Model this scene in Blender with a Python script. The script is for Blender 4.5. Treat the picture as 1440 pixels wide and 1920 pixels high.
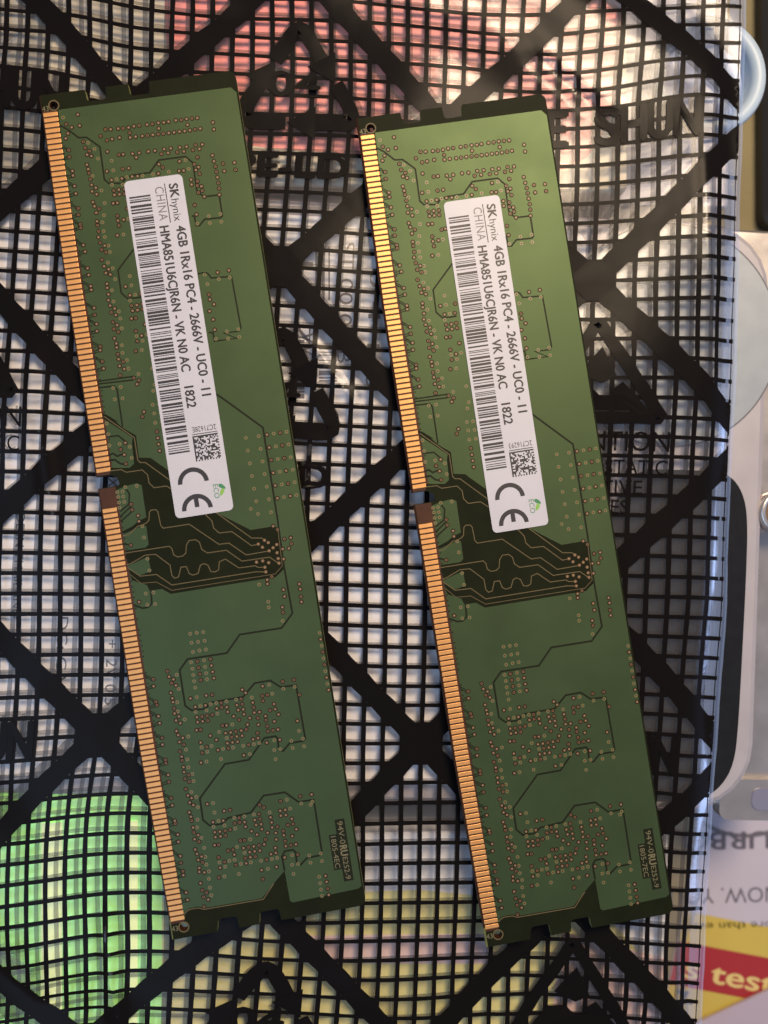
import bpy, math, random
import numpy as np
from mathutils import Matrix, Vector
from mathutils.geometry import tessellate_polygon

# ------------------------------------------------------------------ camera, world, lamps, exposure
S = 0.001                       # the scene is laid out in millimetres, built in metres
scene = bpy.context.scene
for o in list(bpy.data.objects):
    bpy.data.objects.remove(o)
COL = scene.collection

cam_data = bpy.data.cameras.new('camera')
cam = bpy.data.objects.new('camera', cam_data)
COL.objects.link(cam)
scene.camera = cam
cam_data.sensor_fit = 'VERTICAL'
cam_data.sensor_height = 36.0
cam_data.lens = 30.0
cam_data.clip_start = 0.005
cam_data.clip_end = 20.0
_w = Vector((0.00715, -0.051127, 0.0))
cam.matrix_world = Matrix.Translation((0, 0, 135.155 * S)) @ Matrix.Rotation(_w.length, 4, _w.normalized())
cam_data.dof.use_dof = True
cam_data.dof.focus_distance = 0.1365
cam_data.dof.aperture_fstop = 10.0
scene.render.resolution_x, scene.render.resolution_y = 768, 1024

world = bpy.data.worlds.new('World')
scene.world = world
world.use_nodes = True
bg = world.node_tree.nodes['Background']
bg.inputs[0].default_value = (0.62, 0.66, 0.85, 1)
bg.inputs[1].default_value = 0.28

def area(name, loc, target, size, power, color, size_y=None):
    l = bpy.data.lights.new(name, 'AREA')
    l.energy = power
    l.color = color
    l.shape = 'RECTANGLE'
    l.size = size * S
    l.size_y = (size_y or size) * S
    o = bpy.data.objects.new(name, l)
    COL.objects.link(o)
    o.location = Vector(loc) * S
    d = (Vector(target) - Vector(loc)).normalized()
    o.rotation_euler = d.to_track_quat('-Z', 'Y').to_euler()
    return o

area('warm_room_lamp', (120, 250, 410), (12, 25, 0), 160, 3.1, (1.0, 0.77, 0.52))
area('cool_window', (-290, -200, 600), (-30, -30, 0), 560, 1.5, (0.46, 0.68, 1.0), 260)
area('cool_side_window', (620, -120, 300), (40, 0, 0), 420, .8, (0.40, 0.56, 1.0), 300)

vs = scene.view_settings
vs.view_transform = 'Standard'
vs.look = 'None'
vs.exposure = 0.0
vs.gamma = 1.0
vs.use_curve_mapping = False

# ------------------------------------------------------------------ helpers
def tag(o, label=None, cat=None, group=None, kind=None):
    if label: o['label'] = label
    if cat: o['category'] = cat
    if group: o['group'] = group
    if kind: o['kind'] = kind
    return o

def empty(name, loc=(0, 0, 0), rz=0.0):
    o = bpy.data.objects.new(name, None)
    o.empty_display_size = 0.01
    COL.objects.link(o)
    o.location = Vector(loc) * S
    o.rotation_euler = (0, 0, rz)
    return o

def obj(name, mesh, parent=None):
    o = bpy.data.objects.new(name, mesh)
    COL.objects.link(o)
    if parent: o.parent = parent
    return o

class MB:
    """collects vertices (mm) and faces, then links one mesh object"""
    def __init__(s): s.v = []; s.f = []; s.m = []
    def add(s, verts, faces, mi=0):
        n = len(s.v)
        s.v.extend([(float(p[0]), float(p[1]), float(p[2])) for p in verts])
        for f in faces:
            s.f.append(tuple(i + n for i in f)); s.m.append(mi)
    def mesh(s, name, mats, smooth=False):
        me = bpy.data.meshes.new(name)
        me.from_pydata([(a * S, b * S, c * S) for a, b, c in s.v], [], s.f)
        for m in (mats if isinstance(mats, (list, tuple)) else [mats]): me.materials.append(m)
        me.polygons.foreach_set('material_index', s.m)
        if smooth: me.polygons.foreach_set('use_smooth', [True] * len(s.f))
        me.update()
        return me
    def build(s, name, mats, parent=None, smooth=False):
        return obj(name, s.mesh(name, mats, smooth), parent)
    # flat shapes at height z
    def poly(s, pts, z, mi=0, holes=()):
        loops = [[Vector((p[0], p[1], 0)) for p in l] for l in (pts, *holes)]
        flat = [p for l in loops for p in l]
        tris = tessellate_polygon(loops)
        out = []
        for t in tris:
            a, b, c = (flat[i] for i in t)
            out.append(t if (b - a).cross(c - a).z > 0 else (t[0], t[2], t[1]))
        s.add([(p.x, p.y, z) for p in flat], out, mi)
    def disc(s, x, y, r, z, mi=0, n=10):
        s.add([(x + r * math.cos(2 * math.pi * k / n), y + r * math.sin(2 * math.pi * k / n), z) for k in range(n)], [tuple(range(n))], mi)
    def ring(s, x, y, r0, r1, z, mi=0, n=12):
        v = []
        for k in range(n):
            c, q = math.cos(2 * math.pi * k / n), math.sin(2 * math.pi * k / n)
            v += [(x + r0 * c, y + r0 * q, z), (x + r1 * c, y + r1 * q, z)]
        s.add(v, [(2 * k, 2 * k + 1, (2 * k + 3) % (2 * n), (2 * k + 2) % (2 * n)) for k in range(n)], mi)
    def stroke(s, pts, w, z, mi=0, closed=False):
        """flat line of width w with mitred joints"""
        P = np.array(pts, float); n = len(P)
        d = np.diff(np.vstack([P, P[:1]]) if closed else P, axis=0)
        d /= np.maximum(np.linalg.norm(d, axis=1, keepdims=True), 1e-9)
        L = []; R = []
        for i in range(n):
            a = d[i - 1] if (closed or i > 0) else d[0]
            b = d[i] if (closed or i < n - 1) else d[-1]
            t = a + b; q = np.linalg.norm(t)
            t = b if q < 1e-6 else t / q
            nn = np.array([-t[1], t[0]])
            k = 1.0 / max(0.45, abs(nn @ np.array([-b[1], b[0]])))
            L.append(P[i] + nn * w * .5 * k); R.append(P[i] - nn * w * .5 * k)
        v = [(p[0], p[1], z) for p in L] + [(p[0], p[1], z) for p in R]
        m = n if closed else n - 1
        s.add(v, [(n + i, n + (i + 1) % n, (i + 1) % n, i) for i in range(m)], mi)
    def prism(s, pts, z0, z1, mi=0, side=None):
        n = len(pts)
        s.poly(pts, z1, mi)
        k = len(s.f)
        s.poly(pts, z0, mi)
        for i in range(k, len(s.f)): s.f[i] = tuple(reversed(s.f[i]))
        A = sum(pts[i][0] * pts[(i + 1) % n][1] - pts[(i + 1) % n][0] * pts[i][1] for i in range(n))
        v = [(p[0], p[1], z0) for p in pts] + [(p[0], p[1], z1) for p in pts]
        f = [(i, (i + 1) % n, n + (i + 1) % n, n + i) for i in range(n)]
        if A < 0: f = [tuple(reversed(q)) for q in f]
        s.add(v, f, mi if side is None else side)

def rrect(x0, y0, x1, y1, r, n=6):
    out = []
    for cx, cy, a in ((x1 - r, y1 - r, 0), (x0 + r, y1 - r, 90), (x0 + r, y0 + r, 180), (x1 - r, y0 + r, 270)):
        for k in range(n + 1):
            t = math.radians(a + 90 * k / n)
            out.append((cx + r * math.cos(t), cy + r * math.sin(t)))
    return out

def smooth(P, n=3):
    for _ in range(n):
        P = [((1 - t) * P[i][0] + t * P[(i + 1) % len(P)][0], (1 - t) * P[i][1] + t * P[(i + 1) % len(P)][1]) for i in range(len(P)) for t in (.25, .75)]
    return P

def dome_prism(mb, loop_fn, levels, mi=0):
    """stack of inset loops: levels = [(inset, z), ...] from bottom to top, closed on top"""
    base = None; prev = None
    for inset, z in levels:
        L = loop_fn(inset); n = len(L)
        k = len(mb.v)
        mb.v.extend([(p[0], p[1], z) for p in L])
        if prev is not None:
            for i in range(n):
                mb.f.append((prev + i, prev + (i + 1) % n, k + (i + 1) % n, k + i)); mb.m.append(mi)
        prev = k
    mb.f.append(tuple(range(prev, prev + n))); mb.m.append(mi)

_tc = {}
def text_geo(body, bold=0.0, spacing=1.0):
    """glyph triangles of a string, normalised: cap height 1, starts at x = 0, baseline y = 0; returns verts, faces, width"""
    key = (body, bold, spacing)
    if key in _tc: return _tc[key]
    cu = bpy.data.curves.new('text', 'FONT')
    cu.body = body; cu.size = 1.0; cu.offset = bold; cu.space_character = spacing
    cu.resolution_u = 3
    o = bpy.data.objects.new('text', cu)
    COL.objects.link(o)
    dg = bpy.context.evaluated_depsgraph_get()
    me = bpy.data.meshes.new_from_object(o.evaluated_get(dg))
    v = np.array([q.co[:2] for q in me.vertices]); f = [tuple(p.vertices) for p in me.polygons]
    bpy.data.objects.remove(o); bpy.data.curves.remove(cu); bpy.data.meshes.remove(me)
    v[:, 0] -= v[:, 0].min()
    v /= 0.69
    _tc[key] = (v, f, v[:, 0].max())
    return _tc[key]

def strikes(bold):
    """heavier lettering: the glyphs struck several times, slightly moved"""
    return [(0, 0)] if bold <= 0 else [(-bold, 0), (bold, 0), (0, bold * .7), (0, -bold * .7)]

def put_text(mb, body, fn, height, length=None, bold=0.0, spacing=1.0, mi=0):
    """fn maps (tx, ty) in mm along / up the line of writing to a 3-D point"""
    v, f, w = text_geo(body, 0.0, spacing)
    sx = height if length is None else length / w
    for i, (dx, dy) in enumerate(strikes(bold)):
        out = []
        for p in v:
            q = fn((p[0] + dx) * sx, (p[1] + dy) * height)
            out.append((q[0], q[1], q[2] + .0015 * i))
        mb.add(out, f, mi)

# ------------------------------------------------------------------ materials
def mat(name, color, rough=0.5, metal=0.0, spec=0.5, noise=None, bump=None, coat=0.0):
    """noise = (scale per metre, amount), bump = (scale per metre, strength, distance)"""
    m = bpy.data.materials.new(name); m.use_nodes = True
    nt = m.node_tree; b = nt.nodes['Principled BSDF']
    b.inputs['Base Color'].default_value = (*color, 1)
    b.inputs['Roughness'].default_value = rough
    b.inputs['Metallic'].default_value = metal
    b.inputs['Specular IOR Level'].default_value = spec
    b.inputs['Coat Weight'].default_value = coat
    if noise or bump:
        tc = nt.nodes.new('ShaderNodeTexCoord')
    if noise:
        n = nt.nodes.new('ShaderNodeTexNoise'); n.inputs['Scale'].default_value = noise[0]; n.inputs['Detail'].default_value = 4
        nt.links.new(tc.outputs['Object'], n.inputs['Vector'])
        r = nt.nodes.new('ShaderNodeMapRange')
        r.inputs['From Min'].default_value = .3; r.inputs['From Max'].default_value = .7
        r.inputs['To Min'].default_value = 1 - noise[1]; r.inputs['To Max'].default_value = 1 + noise[1]
        nt.links.new(n.outputs['Fac'], r.inputs['Value'])
        mx = nt.nodes.new('ShaderNodeVectorMath'); mx.operation = 'SCALE'
        mx.inputs[0].default_value = color
        nt.links.new(r.outputs['Result'], mx.inputs['Scale'])
        nt.links.new(mx.outputs['Vector'], b.inputs['Base Color'])
        rr = nt.nodes.new('ShaderNodeMapRange')
        rr.inputs['To Min'].default_value = max(.03, rough - .08); rr.inputs['To Max'].default_value = min(1, rough + .08)
        nt.links.new(n.outputs['Fac'], rr.inputs['Value']); nt.links.new(rr.outputs['Result'], b.inputs['Roughness'])
    if bump:
        n2 = nt.nodes.new('ShaderNodeTexNoise'); n2.inputs['Scale'].default_value = bump[0]; n2.inputs['Detail'].default_value = 3
        nt.links.new(tc.outputs['Object'], n2.inputs['Vector'])
        bp = nt.nodes.new('ShaderNodeBump'); bp.inputs['Strength'].default_value = bump[1]; bp.inputs['Distance'].default_value = bump[2]
        nt.links.new(n2.outputs['Fac'], bp.inputs['Height']); nt.links.new(bp.outputs['Normal'], b.inputs['Normal'])
    return m

M = {}
M['mask_dark'] = mat('solder_mask_over_laminate', (0.011, 0.013, 0.006), .5, 0.0, .045, noise=(300, .12), bump=(2500, .08, .00004))
M['mask_green'] = mat('solder_mask_over_copper', (0.052, 0.079, 0.035), .45, .46, .14, noise=(120, .06), bump=(3500, .10, .00004))
M['gap'] = mat('mask_between_copper', (0.012, 0.014, 0.006), .5, 0, .12)
M['laminate'] = mat('laminate_edge', (0.20, 0.20, 0.055), .6, noise=(900, .2))
M['brown'] = mat('bare_laminate', (0.055, 0.021, 0.010), .5, 0, .2, noise=(700, .15))
M['trace'] = mat('mask_over_trace', (0.115, 0.088, 0.040), .5, 0, .2)
M['gold'] = mat('gold_plating', (0.70, 0.345, 0.115), .44, .5, noise=(500, .12), bump=(1800, .12, .00003))
M['via_dark'] = mat('via_clearance', (0.020, 0.013, 0.007), .5, 0, .12)
M['via_copper'] = mat('via_copper', (0.165, 0.083, 0.034), .5, .1)
M['via_pale'] = mat('via_centre', (0.24, 0.20, 0.11), .5)
M['halo'] = mat('via_halo', (0.115, 0.135, 0.045), .4)
M['paper'] = mat('sticker_paper', (0.47, 0.465, 0.51), .45, noise=(250, .025), bump=(3000, .06, .00003))
M['ink'] = mat('sticker_ink', (0.016, 0.014, 0.018), .5)
M['grey_ink'] = mat('sticker_light_ink', (0.13, 0.12, 0.13), .5)
M['leaf_dark'] = mat('leaf_green', (0.035, 0.19, 0.075), .5)
M['leaf_light'] = mat('leaf_lime', (0.20, 0.40, 0.07), .5)
M['legend'] = mat('board_legend', (0.14, 0.125, 0.06), .5)
M['chip'] = mat('chip_resin', (0.02, 0.02, 0.022), .5)

def film_mat(name, veil, rough, haze=(0.75, 0.77, 0.85)):
    m = bpy.data.materials.new(name); m.use_nodes = True
    nt = m.node_tree; nt.nodes.clear()
    out = nt.nodes.new('ShaderNodeOutputMaterial')
    tr = nt.nodes.new('ShaderNodeBsdfTransparent'); tr.inputs[0].default_value = (0.95, 0.95, 0.96, 1)
    df = nt.nodes.new('ShaderNodeBsdfDiffuse'); df.inputs[0].default_value = (*haze, 1)
    gl = nt.nodes.new('ShaderNodeBsdfGlossy'); gl.inputs['Roughness'].default_value = rough
    fr = nt.nodes.new('ShaderNodeFresnel'); fr.inputs['IOR'].default_value = 1.45
    sc = nt.nodes.new('ShaderNodeMath'); sc.operation = 'MULTIPLY'; sc.inputs[1].default_value = .5
    m1 = nt.nodes.new('ShaderNodeMixShader'); m2 = nt.nodes.new('ShaderNodeMixShader')
    m1.inputs[0].default_value = veil
    tc = nt.nodes.new('ShaderNodeTexCoord')
    n = nt.nodes.new('ShaderNodeTexNoise'); n.inputs['Scale'].default_value = 55; n.inputs['Detail'].default_value = 5; n.inputs['Distortion'].default_value = .8
    bp = nt.nodes.new('ShaderNodeBump'); bp.inputs['Strength'].default_value = .4; bp.inputs['Distance'].default_value = .0008
    L = nt.links.new
    L(tc.outputs['Object'], n.inputs['Vector']); L(n.outputs['Fac'], bp.inputs['Height'])
    L(bp.outputs['Normal'], gl.inputs['Normal']); L(bp.outputs['Normal'], fr.inputs['Normal'])
    L(fr.outputs[0], sc.inputs[0]); L(sc.outputs[0], m2.inputs[0])
    L(tr.outputs[0], m1.inputs[1]); L(df.outputs[0], m1.inputs[2])
    L(m1.outputs[0], m2.inputs[1]); L(gl.outputs[0], m2.inputs[2])
    L(m2.outputs[0], out.inputs[0])
    return m
M['film'] = film_mat('clear_film', .025, .17)
M['seal'] = film_mat('sealed_film_edge', .24, .16, (0.42, 0.58, 0.95))
M['bag_ink'] = mat('bag_ink', (0.006, 0.005, 0.005), .28, spec=.055, bump=(60, .3, .0008))
def thin_ink(name, color, through):
    m = mat(name, color, .5, spec=.1)
    nt = m.node_tree; b = nt.nodes['Principled BSDF']; out = nt.nodes['Material Output']
    tr = nt.nodes.new('ShaderNodeBsdfTransparent'); mx = nt.nodes.new('ShaderNodeMixShader')
    mx.inputs[0].default_value = through
    nt.links.new(b.outputs[0], mx.inputs[1]); nt.links.new(tr.outputs[0], mx.inputs[2]); nt.links.new(mx.outputs[0], out.inputs[0])
    return m
M['back_ink'] = thin_ink('bag_ink_thin', (0.030, 0.024, 0.020), .45)

# ------------------------------------------------------------------ measured layout (mm: u along the board, v across it)
BIG_VIAS=[(3.76,6.04),(5.51,6.06),(5.6,4.8),(5.02,4.04),(6.47,4.08),(7.21,3.64),(6.62,9.89),(6.71,10.7),(6.76,11.86),(6.82,12.65),(6.8,13.5),(6.71,14.34),(6.72,15.17),(6.73,16.39),(6.73,17.22),(6.7,18.16),(6.74,19.01),(6.71,19.76),(6.66,20.92),(6.7,21.77),(6.66,22.6),(6.69,23.45),(6.73,24.28),(7.63,13.53),(7.57,18.1),(7.59,22.61),(7.55,9),(8.34,9.88),(8.26,10.69),(8.19,11.85),(8.39,13.49),(8.37,14.35),(8.41,15.38),(8.42,16.2),(8.43,17.03),(8.44,17.88),(8.47,18.68),(8.48,19.53),(8.49,20.36),(8.48,21.19),(8.51,22.01),(8.49,22.84),(8.47,23.65),(8.45,24.48),(7.74,26.58),(8.85,26.57),(10.1,9.66),(10.84,11.35),(10.85,12.01),(10.95,13.46),(11.6,13.94),(10.96,14.5),(10.92,15.94),(10.96,16.97),(10.9,18.43),(11.59,17.89),(11.58,18.93),(10.91,19.46),(11.65,20.36),(10.95,20.88),(11.66,21.4),(10.99,21.91),(11.62,22.83),(10.9,23.37),(11.6,23.85),(10.96,24.41),(12.86,23.35),(12.87,25.71),(13.81,25.8),(14.67,25.9),(15.53,25.93),(16.4,25.95),(17.31,25.97),(18.18,25.93),(19.15,25.83),(14.37,27.16),(15.57,27.16),(14.46,28.94),(15.6,28.95),(13.14,9.12),(13.12,11.6),(13.12,12.53),(13.14,17.24),(13.72,17.74),(13.12,20.48),(14.59,20.19),(14.64,20.9),(13.88,22.68),(14.41,23.27),(14.8,22.8),(15.47,23.28),(14.56,16.94),(14.58,9.61),(14.57,11.23),(14.48,12.84),(14.55,13.69),(16.22,21.83),(16.59,22.76),(17.01,21.78),(17.27,22.65),(17.46,23.26),(18.15,23.29),(18.38,22.63),(19.13,23.45),(16.26,9.69),(16.24,10.49),(16.28,11.33),(16.97,9.71),(16.98,10.48),(17.01,11.27),(18.24,9.3),(18.25,9.93),(19.37,11.3),(19.32,11.89),(20.24,21.77),(21.73,21.81),(20.27,9.64),(21.03,9.62),(21,10.51),(21.8,9.66),(23.29,9.16),(8.07,6.24),(9.06,6.37),(9.65,6.97),(10.16,6.49),(10.46,7.1),(11.71,6.22),(12.41,6.32),(13.07,6.35),(14.03,6.41),(14.93,6.45),(15.46,7.03),(15.95,6.37),(16.49,7),(17.62,6.24),(18.3,6.39),(18.79,7.03),(19.34,6.49),(20.68,6.41),(21.31,6.39),(22.28,6.4),(23.16,6.23),(24.07,6.35),(24.61,6.99),(25.16,6.42),(25.67,7.03),(26.74,6.22),(27.8,6.4),(28.34,7.03),(28.87,6.52),(29.2,7.16),(31.39,9.18),(31.37,11.6),(32.83,9.64),(32.86,11.28),(31.22,23.66),(31.15,25.44),(30.57,6.41),(31.19,6.36),(32.22,6.39),(33.13,6.24),(34.01,6.37),(34.56,7),(35.1,6.38),(35.59,7.02),(36.63,6.41),(37.16,6.98),(37.71,6.39),(38.25,7),(39.16,6.24),(40,6.4),(40.63,6.38),(41.71,6.37),(42.48,6.38),(42.99,7.01),(43.55,6.37),(44.12,6.99),(45.01,6.24),(34.49,9.64),(34.51,10.46),(34.47,11.29),(35.29,9.67),(35.3,10.44),(35.26,11.27),(36.48,9.32),(36.49,9.96),(37.69,11.26),(38.53,9.66),(39.34,10.46),(40.11,9.65),(41.6,9.18),(45.73,8.25),(46.21,8.97),(46.76,8.59),(51.19,8.98),(51.92,8.6),(54.55,10.47),(55.58,10.46),(56.55,10.44),(57.58,10.44),(34.47,21.8),(35.26,21.81),(36.11,22.32),(37.07,21.47),(38.47,21.83),(40.08,21.82),(55.57,5.39),(56.47,4.53),(57.37,4.95),(58.8,4.98),(57.61,27.33),(57.64,29.42),(59.68,27.37),(59.65,29.44),(61.67,27.37),(61.69,29.44),(63.71,27.37),(63.68,29.42),(65.72,27.37),(65.74,29.41),(67.76,27.39),(67.73,29.44),(67.1,5.58),(72,26.06),(72.65,26.65),(74.28,27.48),(74.24,28.49),(75.17,28.45),(75.85,27.94),(75.79,26.98),(77.38,26.89),(79.82,24.61),(80.2,23.83),(80.84,23.76),(82.14,26.1),(83.22,26.1),(84.84,25.49),(85.66,25.48),(81.65,28.7),(82.47,28.72),(83.65,28.64),(84.49,28.59),(90.81,30.65),(92.82,30.65),(94.85,30.63),(96.92,30.65),(98.89,30.65),(80.44,3.66),(67.99,5.58),(65.18,4.8),(66.05,4.81),(71.5,3.77),(91.07,11.1),(92.09,11.14),(93.11,11.18),(94.09,11.19),(91.07,13.18),(92.08,13.16),(93.07,13.2),(94.09,13.24),(91.83,6.29),(92.72,6.43),(93.24,7.03),(93.77,6.66),(94.23,7.27),(95.25,6.31),(96.14,6.4),(96.73,6.42),(97.74,6.43),(98.52,6.39),(99.1,6.98),(99.65,6.44),(100.17,7.03),(101.28,6.26),(101.95,6.41),(102.51,7.06),(103.05,6.43),(103.59,7.03),(104.51,6.29),(105.38,6.43),(105.96,6.42),(107.03,6.45),(107.81,6.41),(108.4,7.06),(108.87,6.39),(109.4,7.01),(110.48,6.27),(111.52,6.45),(112,6.94),(112.66,6.55),(113.14,7.04),(114.15,6.25),(114.88,6.39),(115.5,6.41),(116.6,6.46),(117.38,6.45),(117.9,7.05),(118.44,6.42),(118.94,7.02),(120.04,6.25),(120.77,6.42),(121.3,7.07),(121.73,6.47),(122.23,7.07),(122.99,6.44),(123.59,6.34),(123.83,7.1),(125.37,6.25),(126.5,6.33),(127,6.96),(127.57,6.38),(128.11,7.04),(129.09,6.23),(96.62,9.16),(96.57,11.64),(96.61,12.58),(98.05,9.7),(98.06,11.29),(96.6,17.31),(97.18,17.76),(96.59,20.54),(96.4,23.72),(96.41,25.53),(113.35,9.17),(114.88,11.6),(114.9,12.53),(116.29,9.63),(116.34,11.22),(114.92,17.18),(115.41,17.76),(114.89,20.5),(114.66,23.66),(114.68,25.46),(127.7,25.63),(128.66,25.65),(129.73,25.65),(130.72,25.66),(124.95,18.28),(126.46,15.9),(98.84,12.96),(98.83,13.73),(98.9,14.52),(98.1,13.76),(99.66,14.54),(98.85,16.12),(98.85,16.95),(98.02,16.91),(99.65,16.2),(99.67,16.99),(100.45,16.98),(98.86,18.61),(99.66,18.65),(100.47,18.61),(100.52,19.43),(101.41,19.03),(102.44,18.95),(98.09,20.25),(98.08,21.05),(98.87,20.23),(98.89,26.03),(99.65,21.85),(100.48,21.92),(100.51,21.09),(101.38,22.29),(101.3,20.25),(101.97,20.22),(102.91,20.27),(102.35,21.48),(103.72,20.26),(103.71,21.06),(103.71,21.86),(99.68,9.7),(99.73,10.49),(99.72,11.31),(99.71,12.11),(100.47,9.69),(100.48,10.48),(100.5,11.27),(101.68,9.35),(101.72,9.97),(101.67,13.42),(101.72,14.04),(100.5,15.35),(101.18,16.09),(101.18,17.78),(102.14,17.28),(102.87,16.96),(102.89,11.29),(102.88,25.06),(103.68,12.13),(102.9,13.71),(102.92,14.5),(102.91,15.33),(102.91,16.16),(103.68,14.55),(103.7,15.35),(103.73,16.17),(104.51,13.74),(104.5,14.54),(104.54,15.33),(105.32,13.75),(105.31,12.13),(103.69,9.65),(104.53,10.49),(105.32,9.65),(103.7,18.6),(104.51,18.56),(104.58,17.78),(105.32,16.97),(105.45,19.81),(105.34,21.89),(106.79,15.97),(106.8,9.24),(117.07,12.93),(117.06,13.7),(117.14,14.48),(116.34,13.73),(117.9,14.5),(117.1,16.09),(117.1,16.91),(116.28,16.87),(117.9,16.16),(117.92,16.95),(118.71,16.94),(117.12,18.57),(117.92,18.61),(118.73,18.57),(118.78,19.39),(119.67,18.99),(120.7,18.91),(116.36,20.21),(116.35,21.01),(117.14,20.19),(117.17,20.99),(117.92,21.81),(118.75,21.88),(118.78,21.05),(119.66,22.25),(119.57,20.21),(120.24,20.18),(121.18,20.23),(120.62,21.44),(121.99,20.22),(121.98,21.02),(121.98,21.82),(117.9,9.66),(117.95,10.45),(117.95,11.28),(117.94,12.07),(118.68,9.65),(118.7,10.44),(118.72,11.24),(119.89,9.32),(119.94,9.93),(119.9,13.38),(119.95,14),(118.74,15.31),(119.43,16.06),(119.43,17.74),(120.39,17.24),(121.12,16.93),(121.11,11.25),(121.1,12.02),(121.9,12.1),(121.13,13.67),(121.15,14.47),(121.15,15.29),(121.15,16.12),(121.92,14.52),(121.94,15.31),(121.97,16.13),(122.74,13.7),(122.73,14.5),(122.78,15.29),(123.55,13.71),(123.53,12.09),(121.9,9.62),(122.75,10.45),(123.53,9.62),(121.96,18.56),(122.77,18.52),(122.83,17.74),(123.57,16.93),(123.71,19.77),(123.62,21.85),(125.03,15.93),(125,9.21)]
SMALL_VIAS=[(3.92,3.74),(8.32,6.91),(9.41,7.75),(10.99,8.06),(11.59,10.09),(13.12,10.11),(13.58,6.8),(14.56,10.41),(14.48,12.05),(14.58,14.48),(14.57,16.08),(14.52,18.57),(14.49,21.73),(13.04,21.45),(16,7.82),(18.03,8),(19.9,7.6),(20.95,7.19),(22.34,7.16),(23.27,7.22),(24.69,7.56),(25.7,7.61),(27.31,7.06),(28.29,7.65),(30.02,7.77),(31.68,7.03),(20.97,11.23),(23.29,10.12),(15.52,11.19),(15.34,9.57),(22.26,23.67),(23.37,23.66),(22.18,25.51),(23.41,25.45),(23.18,21.73),(29.88,10.08),(31.34,10.11),(32.87,10.46),(31.29,21.59),(32.83,21.8),(32.3,23.68),(32.29,25.42),(33.45,6.99),(35.11,7.57),(36.23,7.61),(37.78,7.6),(40.39,7.22),(41.59,7.13),(42.82,7.63),(44.14,7.63),(44.65,11.27),(45.22,9.05),(47.24,11.28),(48.16,10.9),(50.31,10.48),(50.33,11.46),(51.68,10.5),(51.73,11.5),(53.15,10.42),(53.15,11.49),(39.27,11.3),(40.16,10.49),(41.58,10.13),(39.32,9.67),(33.66,9.53),(40.62,23.66),(41.76,23.67),(40.54,25.47),(41.76,25.46),(41.53,21.77),(46.8,4.85),(46.82,6.04),(48.59,4.83),(48.61,6.02),(52.13,3.02),(53.84,2.99),(55.59,4.49),(56.27,5.97),(58.01,5.99),(55.59,2.9),(57.61,24),(57.65,26),(57.61,28.4),(57.63,30.44),(59.64,23.97),(59.66,26),(59.66,28.42),(59.65,30.44),(61.68,23.99),(61.67,26),(61.67,28.42),(61.69,30.46),(63.69,23.99),(63.68,26),(63.71,28.42),(63.68,30.47),(65.71,24.02),(65.72,26.03),(65.72,28.42),(65.69,30.46),(67.72,24.04),(67.71,26.06),(67.73,28.42),(67.73,30.43),(68.78,23.02),(69.73,24.02),(69.78,26.07),(62.99,2.99),(63.01,3.79),(63.73,3.01),(63.8,3.79),(64.62,3),(64.64,3.79),(65.43,2.95),(62.41,4.31),(62.47,6.1),(80.72,22.46),(83.64,23.45),(84.51,23.4),(86.97,25.21),(86.62,10.68),(86.64,11.7),(86.69,12.71),(88.05,10.67),(88.08,11.7),(88.07,12.72),(89.51,10.67),(89.45,11.7),(89.45,12.7),(89.79,30.64),(91.83,30.66),(93.83,30.63),(95.89,30.61),(97.9,30.63),(73.98,5.96),(75.84,5.97),(79.32,4.88),(79.33,6.04),(81.09,4.88),(81.13,6.04),(68.84,5.98),(70.61,5.95),(91.06,10.14),(92.08,10.18),(93.06,10.16),(94.06,10.14),(95.08,10.15),(91.07,12.16),(92.12,12.16),(93.13,12.17),(94.08,12.16),(92.61,7.64),(94.85,7.6),(96.86,7.05),(98.3,6.91),(99.71,7.79),(102.42,7.92),(104.41,7.24),(105.96,7.22),(107.19,7.19),(108.33,7.64),(109.45,7.63),(111.09,7.05),(111.98,7.68),(113.58,7.68),(115.51,7.32),(116.7,7.07),(118.4,7.48),(120.03,7.67),(121.45,7.62),(122.65,7.6),(123.78,7.81),(124.93,7.63),(126.32,7.58),(127.53,7.59),(113.37,10.1),(114.85,10.09),(127.67,24.63),(128.68,24.61),(129.69,24.59),(130.7,24.58),(96.58,10.16),(98.05,10.53),(98.02,12.1),(97.98,13.01),(98.01,14.6),(98.83,9.63),(98.88,11.33),(99.65,12.92),(97.98,16.12),(98.07,18.59),(96.55,21.55),(98.01,21.83),(97.52,23.68),(97.53,25.46),(101.73,14.95),(102.54,12.74),(103.67,13.76),(104.48,9.67),(105.28,10.45),(104.51,11.23),(104.48,25.06),(105.27,12.93),(105.31,14.49),(105.32,16.09),(105.35,17.8),(105.31,18.63),(106.78,16.94),(106.78,12.38),(106.77,10.1),(105.28,21.01),(105.83,23.64),(106.79,20.77),(106.81,21.71),(106.96,23.66),(105.8,25.48),(107.01,25.46),(108.26,20.76),(116.27,10.49),(116.25,25.06),(116.21,12.98),(116.25,14.57),(117.04,9.6),(117.11,11.3),(117.88,12.88),(116.23,16.08),(116.33,18.55),(114.83,21.51),(116.29,21.79),(115.81,23.64),(115.82,25.42),(119.96,14.91),(120.77,12.7),(121.9,13.72),(122.69,9.64),(123.5,10.42),(122.73,11.19),(122.7,12.02),(123.5,12.89),(123.54,14.46),(123.56,16.05),(123.6,17.76),(123.57,18.59),(125.02,16.9),(125,12.34),(124.98,10.07),(123.55,20.97),(124.11,23.6),(125.06,20.73),(125.08,21.67),(125.24,23.62),(124.09,25.44),(125.29,25.42),(126.52,20.72)]
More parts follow.
